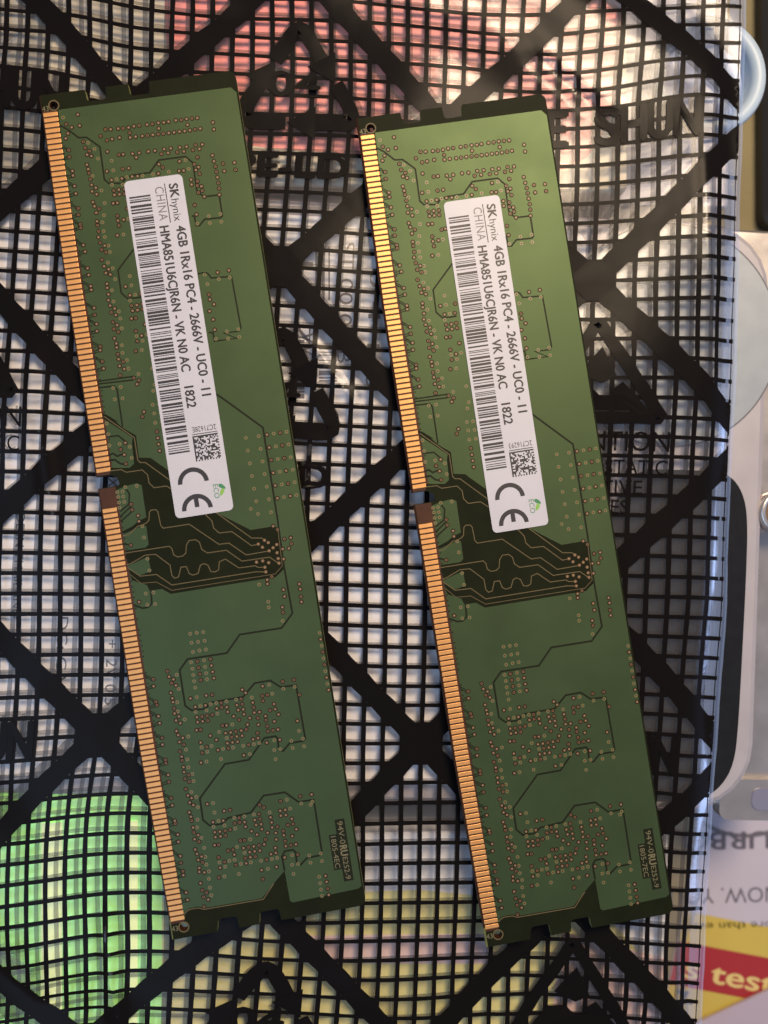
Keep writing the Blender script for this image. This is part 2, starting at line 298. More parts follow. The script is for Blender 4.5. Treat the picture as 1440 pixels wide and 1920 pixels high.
COPPER_VIAS=[(73.99,24.37),(74.44,24.9),(74.42,23.32),(75.02,23.89),(74.95,26.16),(75.36,25.52),(75.73,24.83),(76.23,26.02),(77.16,26.04),(77.9,26.06),(77.19,22.62),(77.15,23.6),(77.57,24.48),(78.19,23.78),(78.93,23.81)]
LOOP_VIAS=[(9.07,3.8),(10.15,3.73),(12.38,3.88),(13.09,3.85),(14.75,3.83),(15.94,3.85),(18.28,3.85),(19.27,3.72),(20.81,3.8),(21.33,3.79),(24.07,3.76),(25.11,3.86),(27.74,3.84),(28.8,3.86),(30.57,3.89),(31.15,3.88),(34.02,3.88),(35.09,3.81),(36.55,3.87),(37.66,3.75),(40.11,3.89),(40.67,3.8),(42.47,3.84),(43.58,3.87),(92.71,3.97),(93.79,3.85),(96.25,3.8),(96.77,3.89),(98.53,3.86),(99.63,3.89),(101.96,3.91),(103.01,3.8),(105.46,3.89),(105.96,3.87),(107.82,3.94),(108.93,3.88),(111.48,3.84),(112.62,3.83),(115.06,3.84),(115.51,3.85),(117.27,3.97),(118.4,3.87),(120.64,3.83),(121.69,3.75),(123.05,3.87),(123.66,3.83),(126.41,3.85),(127.57,3.89)]
GAP_LINES=[(0.27,[(5,2.98),(5.98,4.29),(7.34,5.58),(7.46,6.84),(9.22,8.63),(14.35,8.53),(15.04,9.09),(15.31,11.17),(14.55,11.82),(14.29,12.79),(14.22,15.66),(12.47,17.35),(12.47,21.49),(13.59,22.51),(17.9,22.44),(18.78,23.03),(19.13,23.64),(19.17,25.78),(22.48,25.78),(22.75,25.47),(22.66,22.94),(23.53,22),(23.46,21.48),(22,21.44),(21.84,21.07)]),
(0.25,[(24.09,12.97),(25.02,12.08),(28.67,8.44),(32.27,8.35),(33.32,9.24),(33.39,11.49)]),
(0.25,[(30.98,20.41),(30.97,21.62),(31.15,22.12),(31.95,22.53),(32.15,25.71),(40.37,25.9),(40.84,25.55),(40.81,23.15),(41.91,25.03),(41.84,21.51),(40.51,21.48),(40.36,20.81)]),
(0.3,[(50,20.34),(50.79,21.23),(56.4,26.87),(70.97,26.9),(78.6,26.75),(86.03,26.91),(88.05,24.89),(88,18.26),(90.54,15.83),(90.47,9.66),(91.98,8.2),(97.61,8.18),(98.51,9.06),(98.59,11.24),(97.77,12.08),(97.74,17.27),(95.92,19.36),(95.9,21.85),(97.17,23.25),(97.32,25.72),(105.86,25.84),(106.16,25.45),(106.14,23.3),(107.16,22.14),(106.97,21.51),(105.01,21.54),(104.68,21.3),(104.67,19.53),(107.63,16.63),(107.65,12.86),(112.29,8.2),(115.7,8.14),(116.76,9.05),(116.81,11.03),(116.07,12),(115.85,15.66),(113.57,18.02),(113.63,21.39),(115.49,23.24),(115.56,25.66),(124.09,25.64),(124.36,25.25),(124.39,23.24),(125.24,22.1),(124.85,21.5),(123.18,21.57),(122.75,21.21),(122.75,19.92),(123.51,19.37),(125.77,19.44)]),
(0.3,[(78.73,5.77),(81.02,5.55),(81.48,4.91),(81.49,4.06),(80.77,2.75)]),
(0.26,[(46.43,2.68),(46.52,5.05),(47.1,5.41),(53.01,5.35)]),
(0.24,[(45.43,2.7),(45.47,8.29)]),
(0.24,[(45.84,2.64),(46.02,8.05)]),
(0.26,[(54.2,2.77),(54.28,4.48),(55.55,5.61)]),
(0.3,[(57.07,2.58),(56.91,3.27),(57.44,3.85),(57.16,4.95)]),
(0.3,[(57.84,2.46),(57.9,3.38),(58.61,4.06),(58.93,4.94)]),
(0.26,[(62.26,4.13),(63.49,4.79),(65.12,4.45),(66.02,2.97)]),
(0.26,[(66.84,2.84),(65.33,4.92)]),
(0.26,[(67.59,2.81),(66.18,4.93)]),
(0.24,[(71.07,2.6),(71.46,3.67)])]
DARK_AREA=[(50.49,2.57),(50.76,3.18),(52.24,4.94),(51.94,4.37),(53.14,5.33),(54.69,7.2),(58.15,7.1),(58.47,8.86),(61.6,12.09),(63.79,13.12),(68.7,17.89),(72.06,22.5),(72.02,26.23),(72.37,26.66),(78.34,26.85),(79,26.6),(79.98,25.24),(79.98,8.69),(78.99,7.43),(78.97,5.53),(78.02,5.23),(76.9,3.09),(75.18,2.85),(76.36,4.45),(75.99,6.21),(73.67,6.15),(74.57,2.94),(73.13,2.69),(72.17,2.84),(72.22,5.87),(71.82,6.5),(68.91,6.57),(68.75,6.08),(69.58,2.97),(69.2,2.67),(68.62,4.4),(67.95,5.5),(67.53,6.78),(62.48,6.85),(62.07,6.15),(62.26,4.13),(61.89,3.54),(60.73,3.33),(60.1,2.3),(59.06,2.46),(59.51,5.42),(59.01,6.21),(55.72,6.39),(54.92,6.64),(51.37,2.69)]
DARK_END_A=[(125.77,19.44),(130.56,19.53),(130.91,19.9),(130.81,30.48),(130.3,31.13),(130.92,31.44)]
DARK_END_B=[(129.5,2.76),(128.93,3.84),(128.92,5.4),(129.31,6.19),(129.41,15.28),(127.28,17.62)]
TRACES=[[(50.96,2.75),(54.96,6.89),(58.51,6.86),(58.95,7.19),(59.07,7.97),(62.96,11.87),(68.57,17.63),(73.32,22.44),(73.56,23.98),(74,24.4)],
[(59.53,2.44),(59.59,4.13),(60.12,4.81),(60.14,7.31),(61.03,8.02),(62.3,8.04),(63.16,8.67),(63.21,10.65),(64.54,12.15)],
[(68.43,15.8),(69.7,16.74),(70.84,16.84),(71.74,17.55),(71.83,19.54),(74.51,22.25),(74.45,23.35)],
[(69.83,2.79),(69.85,3.64),(68.75,5.23),(68.61,6.1),(68.42,6.7),(68.06,7.12),(66.84,7.38),(66.55,7.71),(66.6,8.41),(66.99,8.69),(69.17,8.79),(69.64,9.12),(69.65,13.18),(73.5,17.27),(73.55,18.83),(75.81,21.19),(75.76,24.83)],
[(72.56,2.64),(72.58,9.59),(73,9.94),(74.01,10.07),(74.42,10.57),(74.42,11.43),(74.03,11.97),(72.8,12.25),(72.18,12.78),(72.2,13.77),(72.7,14.32),(73.86,14.5),(74.54,15.25),(74.59,18.24),(76.67,20.39),(76.74,24.76),(77.92,26)],
[(74.45,2.68),(74.24,3.51),(73.54,5.32),(73.37,5.63),(73.49,7.31),(75.51,9.26),(77.12,9.29),(77.65,9.63),(77.56,10.27),(76.1,10.87),(76.15,11.72),(77.26,11.97),(77.62,12.48),(77.48,13.36),(76.3,13.89),(76.1,14.43),(76.48,15.08),(77.51,15.35),(77.68,16.03),(77.43,16.59),(76.21,16.89),(75.94,17.88),(77.64,19.75),(77.71,22.31),(78.02,22.69),(78.19,23.75)],
[(74.82,2.71),(76.49,4.42),(76.61,6.96),(78.63,9.05),(78.67,22.3),(78.93,23.83)],
[(75.91,2.9),(77.61,4.39),(77.79,6.77),(79.45,8.92),(79.49,25.18),(78.42,26.5),(72.66,26.7)],
[(127.45,17.45),(129.59,15.48),(129.5,6.16),(129.14,5.37),(129.09,3.96),(129.66,2.88)]]
SHEET_NODES=[(-8,-8,-33.94,66.08,-34.95,66.97),
(8,-8,16.71,64.12,17.24,65.01),
(0,0,-9.66,40.47,-9.42,41.13),
(16,0,41.65,39.10,41.27,39.03),
(-8,24,-38.54,-34.60,-39.77,-33.83),
(8,24,13.08,-36.47,12.96,-36.31),
(0,32,-12.33,-61.81,-12.92,-61.96),
(16,32,37.26,-62.64,36.96,-62.52),
(8,40,11.64,-87.15,11.41,-87.52),
(-8,40,-40.81,-83.80,-42.38,-86.89),
(16,-16,43.73,90.07,43.48,91.09),
(0,-16,-8.04,90.94,-8.19,92.29),
(-12,13,-50.75,0.96,-51.71,1.21),
(-10,13,-44.15,0.75,-44.99,1.00),
(-13,-10,-50.18,75.01,-51.55,75.98),
(-11,-11,-43.49,77.60,-44.89,78.66),
(-14,-12,-53.48,81.59,-54.88,82.67),
(-8,-12,-33.57,78.86,-34.84,79.98),
(16,-9,42.47,67.65,42.22,68.22),
(17,-9,45.91,68.15,45.57,68.62),
(19,-9,52.91,69.53,52.42,69.89),
(20,-9,56.53,70.17,55.97,70.49),
(21,-9,60.13,70.42,59.50,70.73),
(22,-9,63.58,70.36,62.91,70.66),
(23,-9,66.79,70.07,66.08,70.37),
(16,-5,42.22,54.95,41.93,55.09),
(19,-5,52.65,56.30,52.14,56.30),
(20,-5,56.12,56.74,55.56,56.76),
(22,-5,63.09,57.08,62.44,57.16),
(23,-5,66.40,56.91,65.70,57.02),
(19,0,51.96,39.43,51.40,39.29),
(22,0,62.72,39.93,62.04,39.87),
(23,0,65.90,39.81,65.19,39.79),
(17,5,44.58,23.07,44.01,22.94),
(19,5,51.63,23.13,50.97,23.00),
(21,5,58.88,23.12,58.19,23.09),
(22,5,62.26,22.97,61.56,22.99),
(23,5,65.28,22.71,64.56,22.77),
(19,12,50.75,0.45,50.16,0.69),
(22,12,61.19,0.06,60.47,0.36),
(23,12,64.14,-0.20,63.39,0.11),
(19,16,50.15,-12.91,49.61,-12.51),
(21,16,57.38,-13.06,56.72,-12.61),
(22,16,60.71,-13.25,59.99,-12.79),
(23,16,63.72,-13.52,62.96,-13.07),
(21,22,55.98,-32.58,55.37,-32.21),
(22,22,59.15,-32.90,58.48,-32.54),
(23,22,62.15,-33.21,61.43,-32.86),
(22,28,57.78,-52.21,57.13,-52.20),
(23,28,60.95,-52.54,60.25,-52.55),
(16,36,36.94,-75.13,36.63,-75.16),
(19,36,46.80,-75.70,46.34,-75.90),
(22,36,56.62,-76.82,56.00,-77.20),
(23,36,59.43,-77.22,58.77,-77.64),
(-12,29,-52.53,-51.73,-54.28,-51.38),
(-12,33,-52.52,-64.59,-54.35,-65.48),
(-12,35,-52.52,-71.49,-54.37,-73.25),
(-6.5,28,-35.38,-46.87,-36.65,-46.14),
(-6.5,32,-35.67,-59.58,-37.04,-59.63),
(3,13,-2.15,-0.92,-2.31,-0.61),
(6,13,7.51,-1.36,7.39,-1.05),
(3,20,-2.41,-23.57,-2.70,-23.40),
(6,20,7.22,-24.05,7.05,-23.86),
(-10,20,-44.56,-21.69,-45.79,-21.11),
(2,-9,-1.45,68.51,-0.87,69.50),
(22,-14,64.03,85.71,63.38,86.37),
(23,-14,67.20,85.69,66.50,86.33)]

# ------------------------------------------------------------------ the setting
mb = MB()
mb.add([(-900, -900, -31), (900, -900, -31), (900, 900, -31), (-900, 900, -31)], [(0, 1, 2, 3)])
table = mb.build('tabletop', mat('table_cloth', (0.20, 0.17, 0.09), .8, noise=(60, .12), bump=(500, .3, .0004)))
tag(table, kind='structure')

# ------------------------------------------------------------------ hard disk drive under the bag
HC = (0.0, 2.94); HK = .979; HR = math.radians(-2.2)
def hd(x, y):
    c, s = math.cos(HR), math.sin(HR)
    return (HC[0] + x * c - y * s, HC[1] + x * s + y * c)
def hd_inv(x, y):
    x *= HK; y *= HK
    c, s = math.cos(-HR), math.sin(-HR); x -= HC[0]; y -= HC[1]
    return (x * c - y * s, x * s + y * c)
drive = empty('hard_drive', (HC[0], HC[1], -31), HR)
tag(drive, 'silver hard disk drive with white label and black panel lying under the bag', 'hard drive')
silver = mat('brushed_lid', (0.37, 0.345, 0.365), .42, .1, noise=(220, .04), bump=(1500, .08, .00005))
castm = mat('cast_casing', (0.52, 0.49, 0.47), .3, .8, noise=(200, .08))
mb = MB()
dome_prism(mb, lambda i: rrect(-73 + i, -50.4 + i, 82.0 - i, 50.2 - i, max(.5, 2.5 - i)), [(0, 0), (0, 20.3), (.6, 21)])
mb.build('casing', castm, drive)
mb = MB()
mbr = MB()
dome_prism(mbr, lambda i: rrect(-71.6 + i, -50.1 + i, 71.8 - i, 49.8 - i, max(1, 11.6 - i)), [(0, 21.1), (0, 23.6), (.4, 24.0)])
mbr.build('lid_rim', mat('rose_metal_rim', (0.62, 0.46, 0.52), .22, .9), drive)
dome_prism(mb, lambda i: rrect(-71 + i, -49.5 + i, 71.2 - i, 49.2 - i, max(1, 11 - i)), [(0, 21.2), (0, 24.6), (.35, 25.5), (1.2, 26.0)])
mb.build('lid', silver, drive, smooth=False)
# round hub area: shallow disc with a fine groove
mb = MB()
c = hd_inv(56.2, 31.3)
mb.disc(c[0], c[1], 18.6, 26.05, 0, 96)
mb.ring(c[0], c[1], 18.6, 18.85, 26.06, 1, 96)
mb.build('hub_disc', [mat('hub_sheen', (0.29, 0.32, 0.35), .38, .15, noise=(300, .03)), mat('hub_groove', (0.10, 0.10, 0.12), .5)], drive)
mb = MB()
mb.prism([hd_inv(*p) for p in smooth([(44, 8.4), (63, 8.2), (66.3, 7.6), (68.6, 5.2), (69.8, 1.0), (69.6, -8), (68.9, -21), (67.9, -38), (67.0, -42.6), (65.2, -45.6), (62.6, -47.6), (58, -48.4), (44, -48)])], 26.0, 26.14)
mb.build('black_panel', mat('black_foam', (0.010, 0.011, 0.014), .6, 0, .10, noise=(600, .15)), drive)
mb = MB()
c = hd_inv(75.6, 1.0)
dome_prism(mb, lambda i: [(c[0] + (3.6 - i) * math.cos(t * math.pi / 16), c[1] + (3.6 - i) * math.sin(t * math.pi / 16)) for t in range(32)], [(0, 24.0), (0, 26.1), (.5, 26.5), (1.0, 26.2), (1.2, 25.2)])
mb.build('screw_boss', castm, drive, smooth=True)
mb = MB()
mb.disc(c[0], c[1], 2.2, 25.3, 0, 24)
mb.build('screw', mat('brass_screw', (0.30, 0.20, 0.12), .35, .8), drive)
# foot tab at the lower right corner
mb = MB()
mb.prism(rrect(67.0, -52.2, 80, -45.2, 1.6), 19.5, 22.4)
tab = mb.build('mounting_tab', castm, drive)
mb = MB()
mb.prism(rrect(72.6, -50.4, 79, -46.6, 1.4), 22.4, 22.6)
mb.build('tab_window', mat('tab_recess', (0.22, 0.22, 0.30), .4, .3), drive)
# label
mb = MB()
mb.prism(rrect(-67, -46.2, 39.2, 46.4, 2.5), 26.0, 26.12)
hl = mb.build('drive_label', mat('drive_label_paper', (0.88, 0.86, 0.86), .5, noise=(60, .03)), drive)
mb = MB()
tink = mat('drive_label_text_ink', (0.10, 0.085, 0.085), .5)
def hd_txt(s, x, y, h, L=None, b=.0):
    mb = MB()
    q = hd_inv(x, y)
    put_text(mb, s, lambda tx, ty: (q[0] + ty, q[1] - tx, 26.15), h, L, b)
    mb.build('label_text', tink, hl)
hd_txt('DC: CAL S:', -46.4, -16.2, 1.7, 15.5)
hd_txt('+12V 0.5 A', -38.4, -20.0, 1.7, 13.5)
hd_txt('TX', -38.2, 8.0, 1.5)
hd_txt('MADE IN THAILAND', -53.0, 4.0, 1.4, 20)
hd_txt('N Z 7 1', -6.4, 47.0, 2.0, 22)
hd_txt('ST 00 04 B', 0.2, 46.4, 2.2, 20)
hd_txt('0 4 1 0', 5.0, 42.0, 2.0, 20)
hd_txt('W8', -6.6, 31.5, 3.0)
rnd = random.Random(5)
def bars(x0, x1, y0, y1, along_y=True):
    t = 0.0; lo, hi = (y0, y1) if along_y else (x0, x1)
    while lo + t < hi:
        w = rnd.choice((.25, .25, .5, .75))
        a = lo + t; b2 = min(hi, a + w)
        r = [(x0, a), (x1, a), (x1, b2), (x0, b2)] if along_y else [(a, y0), (b2, y0), (b2, y1), (a, y1)]
        mb.poly([hd_inv(*p) for p in r], 26.15)
        t += w + rnd.choice((.25, .35, .6))
dink = mat('drive_label_ink', (0.10, 0.085, 0.085), .5)
for a in ((-4.2, -1.6, 36.5, 45.5, False), (-3.6, -.6, 22.0, 29.0), (-8.5, -6.0, 20.0, 31.0)):
    mb = MB(); bars(*a); tag(mb.build('label_barcode', dink, hl), kind='stuff')

# ------------------------------------------------------------------ cartons, sheets and the cup around the drive
def box_top(x0, y0, x1, y1, r=1.5):
    return lambda i: rrect(x0 + i, y0 + i, x1 - i, y1 - i, max(.3, r - i))
rc = empty('printed_carton', (0, 81, -31))
tag(rc, 'cream carton with a pink print lying under the top of the bag', 'carton')
mb = MB()
dome_prism(mb, lambda i: rrect(-75 + i, -26.4 + i, 48 - i, 40 - i, 1), [(0, 0), (0, 25.6), (.3, 26)])
mb.build('box_body', mat('cream_card', (0.70, 0.63, 0.48), .5, noise=(40, .06)), rc)
mb = MB()
mb.poly(smooth([(-27, 39), (-29, 10), (-28, -10), (-25, -17), (-18, -20), (0, -21), (20, -22), (32, -24), (41, -22), (46, -13), (47.4, 0), (47.2, 10), (47.5, 39)], 2), 26.03)
mb.build('pink_print', mat('pink_ink', (0.97, 0.29, 0.25), .42, noise=(50, .06)), rc)
mb = MB()
mb.poly([(-74.5, 39), (-74.5, -27), (-48, -27), (-46, 5), (-47, 39)], 26.03)
mb.build('olive_print', mat('olive_ink', (0.42, 0.39, 0.31), .5, noise=(50, .06)), rc)

mb = MB()
dome_prism(mb, lambda i: rrect(49.0 + i, 55.0 + i, 68.5 - i, 125 - i, .6), [(0, -31), (0, -12.3), (.2, -12)])
pp = mb.build('paper_pad', mat('pad_paper', (0.70, 0.69, 0.76), .55, noise=(50, .05)))
tag(pp, 'small white paper pad under the right side of the bag', 'paper pad')

cup = empty('bottle_cap', (62.6, 75.6, -12))
tag(cup, 'pale blue plastic cap with a thick rim peeking out beside the bag', 'cap')
blue = mat('pale_blue_plastic', (0.40, 0.50, 0.60), .45, noise=(150, .05))
def lathe(mb, prof, n=72, sy=1.0):
    prof = [(r * .9, z) for r, z in prof]
    for k in range(n):
        t = 2 * math.pi * k / n
        mb.v.extend([(r * math.cos(t), sy * r * math.sin(t), z) for r, z in prof])
    m = len(prof)
    for k in range(n):
        for i in range(m - 1):
            mb.f.append((k * m + i, ((k + 1) % n) * m + i, ((k + 1) % n) * m + i + 1, k * m + i + 1)); mb.m.append(0)
mb = MB()
lathe(mb, [(9.6, 0), (10.6, 3), (11.2, 4.0), (11.4, 4.9), (11.0, 5.6), (10.0, 5.8), (9.0, 5.5), (8.6, 4.6), (8.4, 2.2), (7.8, 1.4)])
mb.build('rim', blue, cup, smooth=True)
mb = MB()
lathe(mb, [(8.4, 1.0), (8.2, 2.2), (7.7, 2.7), (6.5, 2.8), (0.01, 2.8)])
mb.build('floor_disc', mat('cap_floor', (0.42, 0.52, 0.76), .35, noise=(150, .05)), cup, smooth=True)

mb = MB()
dome_prism(mb, lambda i: rrect(82.8 + i, 57 + i, 150 - i, 150 - i, 3), [(0, -31), (0, -28), (1, -27)])
bl = mb.build('black_slab', mat('slab_black', (0.010, 0.010, 0.010), .5))  # plain dark slab filling the dark strip along this edge
tag(bl, 'black slab at the upper right edge of the picture', 'case')

# green plastic case at the lower left, with moulded ribs
gc = empty('green_case', (-53, -82, -31))
tag(gc, 'glossy bright green plastic case under the lower left corner of the bag', 'plastic case')
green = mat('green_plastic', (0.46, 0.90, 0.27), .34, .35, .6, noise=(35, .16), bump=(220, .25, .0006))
mb = MB()
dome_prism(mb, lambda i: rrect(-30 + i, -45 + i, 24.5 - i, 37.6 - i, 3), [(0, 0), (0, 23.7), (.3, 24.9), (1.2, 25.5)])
# glow added to the plastic to lift its brightness; no lamp sits inside
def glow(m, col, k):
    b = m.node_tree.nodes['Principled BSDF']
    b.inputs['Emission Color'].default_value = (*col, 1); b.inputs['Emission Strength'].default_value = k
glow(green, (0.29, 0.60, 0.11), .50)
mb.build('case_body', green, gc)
mb = MB()
lathe_prof = [(math.cos(math.pi * k / 10), math.sin(math.pi * k / 10)) for k in range(11)]
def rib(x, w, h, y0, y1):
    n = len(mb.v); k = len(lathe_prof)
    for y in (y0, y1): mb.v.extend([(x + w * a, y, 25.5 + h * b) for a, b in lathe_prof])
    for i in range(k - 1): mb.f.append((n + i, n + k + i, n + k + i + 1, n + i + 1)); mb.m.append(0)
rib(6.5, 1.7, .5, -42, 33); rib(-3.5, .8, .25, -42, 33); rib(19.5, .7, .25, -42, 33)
ribm = mat('rib_highlight', (0.75, 0.85, 0.45), .3, noise=(60, .1))  # pale colour and added glow paint a bright highlight streak along the ribs
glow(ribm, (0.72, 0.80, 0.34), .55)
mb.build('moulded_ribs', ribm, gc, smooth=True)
mb = MB()
n0 = len(mb.v)
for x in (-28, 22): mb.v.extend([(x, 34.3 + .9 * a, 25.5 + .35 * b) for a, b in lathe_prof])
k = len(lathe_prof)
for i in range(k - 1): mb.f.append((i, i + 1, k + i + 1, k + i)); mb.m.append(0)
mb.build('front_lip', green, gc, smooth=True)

yc = empty('yellow_carton', (13, -82, -31))
tag(yc, 'pale yellow printed carton under the bottom of the bag', 'carton')
mb = MB()
dome_prism(mb, lambda i: rrect(-43 + i, -45 + i, 42 - i, 30 - i, 1), [(0, 0), (0, 24.7), (.3, 25)])
mb.build('box_body', mat('white_card', (0.82, 0.82, 0.83), .5, noise=(40, .05)), yc)
mb = MB()
mb.poly([(-42.8, -44), (41.8, -44), (41.8, 4), (30, 17), (0, 20.5), (-42.8, 20)], 25.03)
mb.build('yellow_print', mat('yellow_ink', (0.78, 0.72, 0.27), .5, noise=(45, .10)), yc)
mb = MB()
mb.poly([(22, -2), (41.8, -6), (41.8, 8), (24, 13)], 25.06)
mb.poly([(-20, 9), (12, 8), (12, 13), (-20, 13.5)], 25.06)
mb.build('rose_print', mat('rose_ink', (0.80, 0.58, 0.55), .5, noise=(45, .10)), yc)

lf = empty('leaflet', (78, -76, -31), math.radians(-12))
tag(lf, 'white leaflet with yellow and red bands at the lower right corner', 'leaflet')
mb = MB()
mb.prism([(-9.8, -34), (34, -34), (34, 24), (-9.8, 24)], 0, .4)
mb.build('sheet', mat('leaflet_paper', (0.44, 0.405, 0.46), .55, noise=(30, .05)), lf)
mb = MB()
mb.poly([(-9.7, -3.6), (33.9, -3.6), (33.9, -33.9), (-9.7, -33.9)], .43)
mb.build('yellow_band', mat('band_yellow', (0.48, 0.36, 0.065), .5, noise=(40, .06)), lf)
mb = MB()
mb.poly([(-9.7, -9.6), (33.9, -9.6), (33.9, -18.2), (-9.7, -18.2)], .46)
mb.build('red_band', mat('band_red', (0.30, 0.017, 0.020), .5, noise=(40, .06)), lf)
lfx = lambda x, y: ((x - 78) * math.cos(math.radians(12)) - (y + 76) * math.sin(math.radians(12)), (x - 78) * math.sin(math.radians(12)) + (y + 76) * math.cos(math.radians(12)))
mb = MB()
q = (-7.0, -16.4)
put_text(mb, "s test", lambda tx, ty: (q[0] + tx, q[1] + ty, .49), 3.9, 18.3, .03)
mb.build('band_lettering', mat('band_cream', (0.62, 0.47, 0.17), .5), lf)
mb = MB()
put_text(mb, "7", lambda tx, ty: (-7.8 + tx, -23.4 + ty, .49), 4.4, 2.3, .04)
def turned(s, x, y, h, L, b):      # upside-down writing that reads from right to left
    p = lfx(x, y)
    c12, s12 = math.cos(math.radians(12)), math.sin(math.radians(12))
    put_text(mb, s, lambda tx, ty: (p[0] - tx * c12 + ty * s12, p[1] - tx * s12 - ty * c12, .43), h, L, b)
turned('TURBO', 89.5, -62.2, 3.4, 22, .03)
turned('NOW. YOU', 87.0, -73.2, 3.0, 22, 0)
turned('more than ever', 88.0, -80.0, 1.5, 20, 0)
mb.build('dark_lettering', mat('leaflet_ink', (0.10, 0.09, 0.11), .5), lf)
mb = MB()
p = lfx(80.5, -47.4)
mb.ring(p[0], p[1], 15.2, 16.0, .43, 0, 80)
mb.build('ring_print', mat('ring_ink', (0.13, 0.12, 0.13), .5), lf)

mb = MB()
mb.prism([(64, -101.6), (100, -86.4), (100, -130), (64, -130)], -30.2, -29.6)
ms = mb.build('paper_sheet', mat('mauve_paper', (0.40, 0.33, 0.385), .6, noise=(30, .04)))
tag(ms, 'plain pale mauve paper corner at the lower right', 'paper')

# ------------------------------------------------------------------ the antistatic bag
_N = np.array(SHEET_NODES)
def tps_fit(c, v, reg=0.4):
    n = len(c); d = np.linalg.norm(c[:, None] - c[None], axis=2)
    K = np.where(d > 0, d * d * np.log(d + 1e-12), 0) + reg * np.eye(n)
    P = np.c_[np.ones(n), c]; A = np.zeros((n + 3, n + 3)); A[:n, :n] = K; A[:n, n:] = P; A[n:, :n] = P.T
    return np.linalg.solve(A, np.r_[v, np.zeros((3, v.shape[1]))])
_C = _N[:, :2]; _WF = tps_fit(_C, _N[:, 2:4]); _WB = tps_fit(_C, _N[:, 4:6])
def tps(q, w):
    out = np.empty((len(q), 2))
    for i in range(0, len(q), 20000):
        t = q[i:i + 20000]; d2 = ((t[:, None] - _C[None]) ** 2).sum(2)
        out[i:i + 20000] = np.c_[.5 * d2 * np.log(d2 + 1e-12), np.ones(len(t)), t] @ w
    return out
# soft creases in the film: (x0, y0, x1, y1, width, height) in mm
CREASES = [(-9.6, -3.0, -5.0, 7.5, .7, .7), (-8.2, 3.0, -4.0, 13.5, .6, .6), (-8.9, -2.5, -6.6, 4.0, .4, .4), (-4.4, -22, -3.4, -36, .6, .35), (-1.4, -20, -2.2, -38, .6, .35),
           (30, 78, 44, 66, 2.2, .6), (-38, -60, -34, -90, 2.0, .8), (-50, 30, -44, -10, 2.5, .6), (-6, 30, 3, 17, 1.6, .5), (60, 70, 62, 20, 1.6, .4)]
def sheet(ab, back=False, lift=0.0):
    """(column, row) of the printed grid -> point on the front or back film, mm"""
    q = np.asarray(ab, float).reshape(-1, 2)
    xy = tps(q, _WB if back else _WF)
    x, y = xy[:, 0], xy[:, 1]
    wav = .55 * np.sin(x * .105 + 1.3 + .02 * y) * np.sin(y * .083 - .6) + .35 * np.sin(x * .19 - y * .13 + 2.0) + .25 * np.sin(x * .07 + y * .21)
    z = -3.05 + .45 * wav
    out = np.clip((np.abs(y) - 62) / 26, 0, 1) + np.clip((-x - 48) / 16, 0, 1)
    z = z - .9 * out + out * .7 * np.sin(x * .16 + y * .24)
    e = np.clip(q[:, 0] - 21.0, 0, 3)
    z = z - .38 * e * e
    for x0, y0, x1, y1, w, h in CREASES:
        dx, dy = x1 - x0, y1 - y0; L = math.hypot(dx, dy)
        t = ((x - x0) * dx + (y - y0) * dy) / L / L
        d = np.abs((x - x0) * dy - (y - y0) * dx) / L
        z = z + (0 if back else h) * np.clip(1 - d / w, 0, 1) * np.clip(4 * t, 0, 1) * np.clip(4 * (1 - t), 0, 1)
    if back:
        gap = .6 + .25 * np.sin(x * .09 - y * .05) + .35 * np.clip((x - 20) / 40, 0, 1) + .5 * np.clip((-y - 45) / 30, 0, 1)
        gap = gap * np.clip((23.0 - q[:, 0]) / 1.6, 0, 1) + .08
        z = np.maximum(z - gap, -4.72 + .04 * np.sin(x))
    else:
        z = np.maximum(np.minimum(z, -2.50), -4.1 + .12 * np.sin(x * .5 + y * .3))
    return np.c_[xy, z + lift]

bag = empty('antistatic_bag', (0, 0, -8))
tag(bag, 'clear plastic antistatic bag printed with black grid and warning marks beneath both modules', 'bag')
off = Vector((0, 0, 8))
A0, A1, B0, B1 = -19.0, 23.0, -21.0, 46.0
def film(name, back):
    a = np.linspace(A0, A1, 281); b = np.linspace(B0, B1, 430)
    aa, bb = np.meshgrid(a, b, indexing='ij')
    P = sheet(np.c_[aa.ravel(), bb.ravel()], back)
    n, m = aa.shape
    i, j = np.meshgrid(np.arange(n - 1), np.arange(m - 1), indexing='ij')
    k = (i * m + j).ravel()
    F = np.stack([k, k + 1, k + m + 1, k + m], 1)
    F = F[:, ::-1]
    mb = MB(); mb.v = [(p[0], p[1], p[2] + 8) for p in P]; mb.f = [tuple(f) for f in F]; mb.m = [0] * len(F)
    return mb.build(name, M['film'], bag, smooth=True)
front = film('front_film', False)
backf = film('back_film', True)

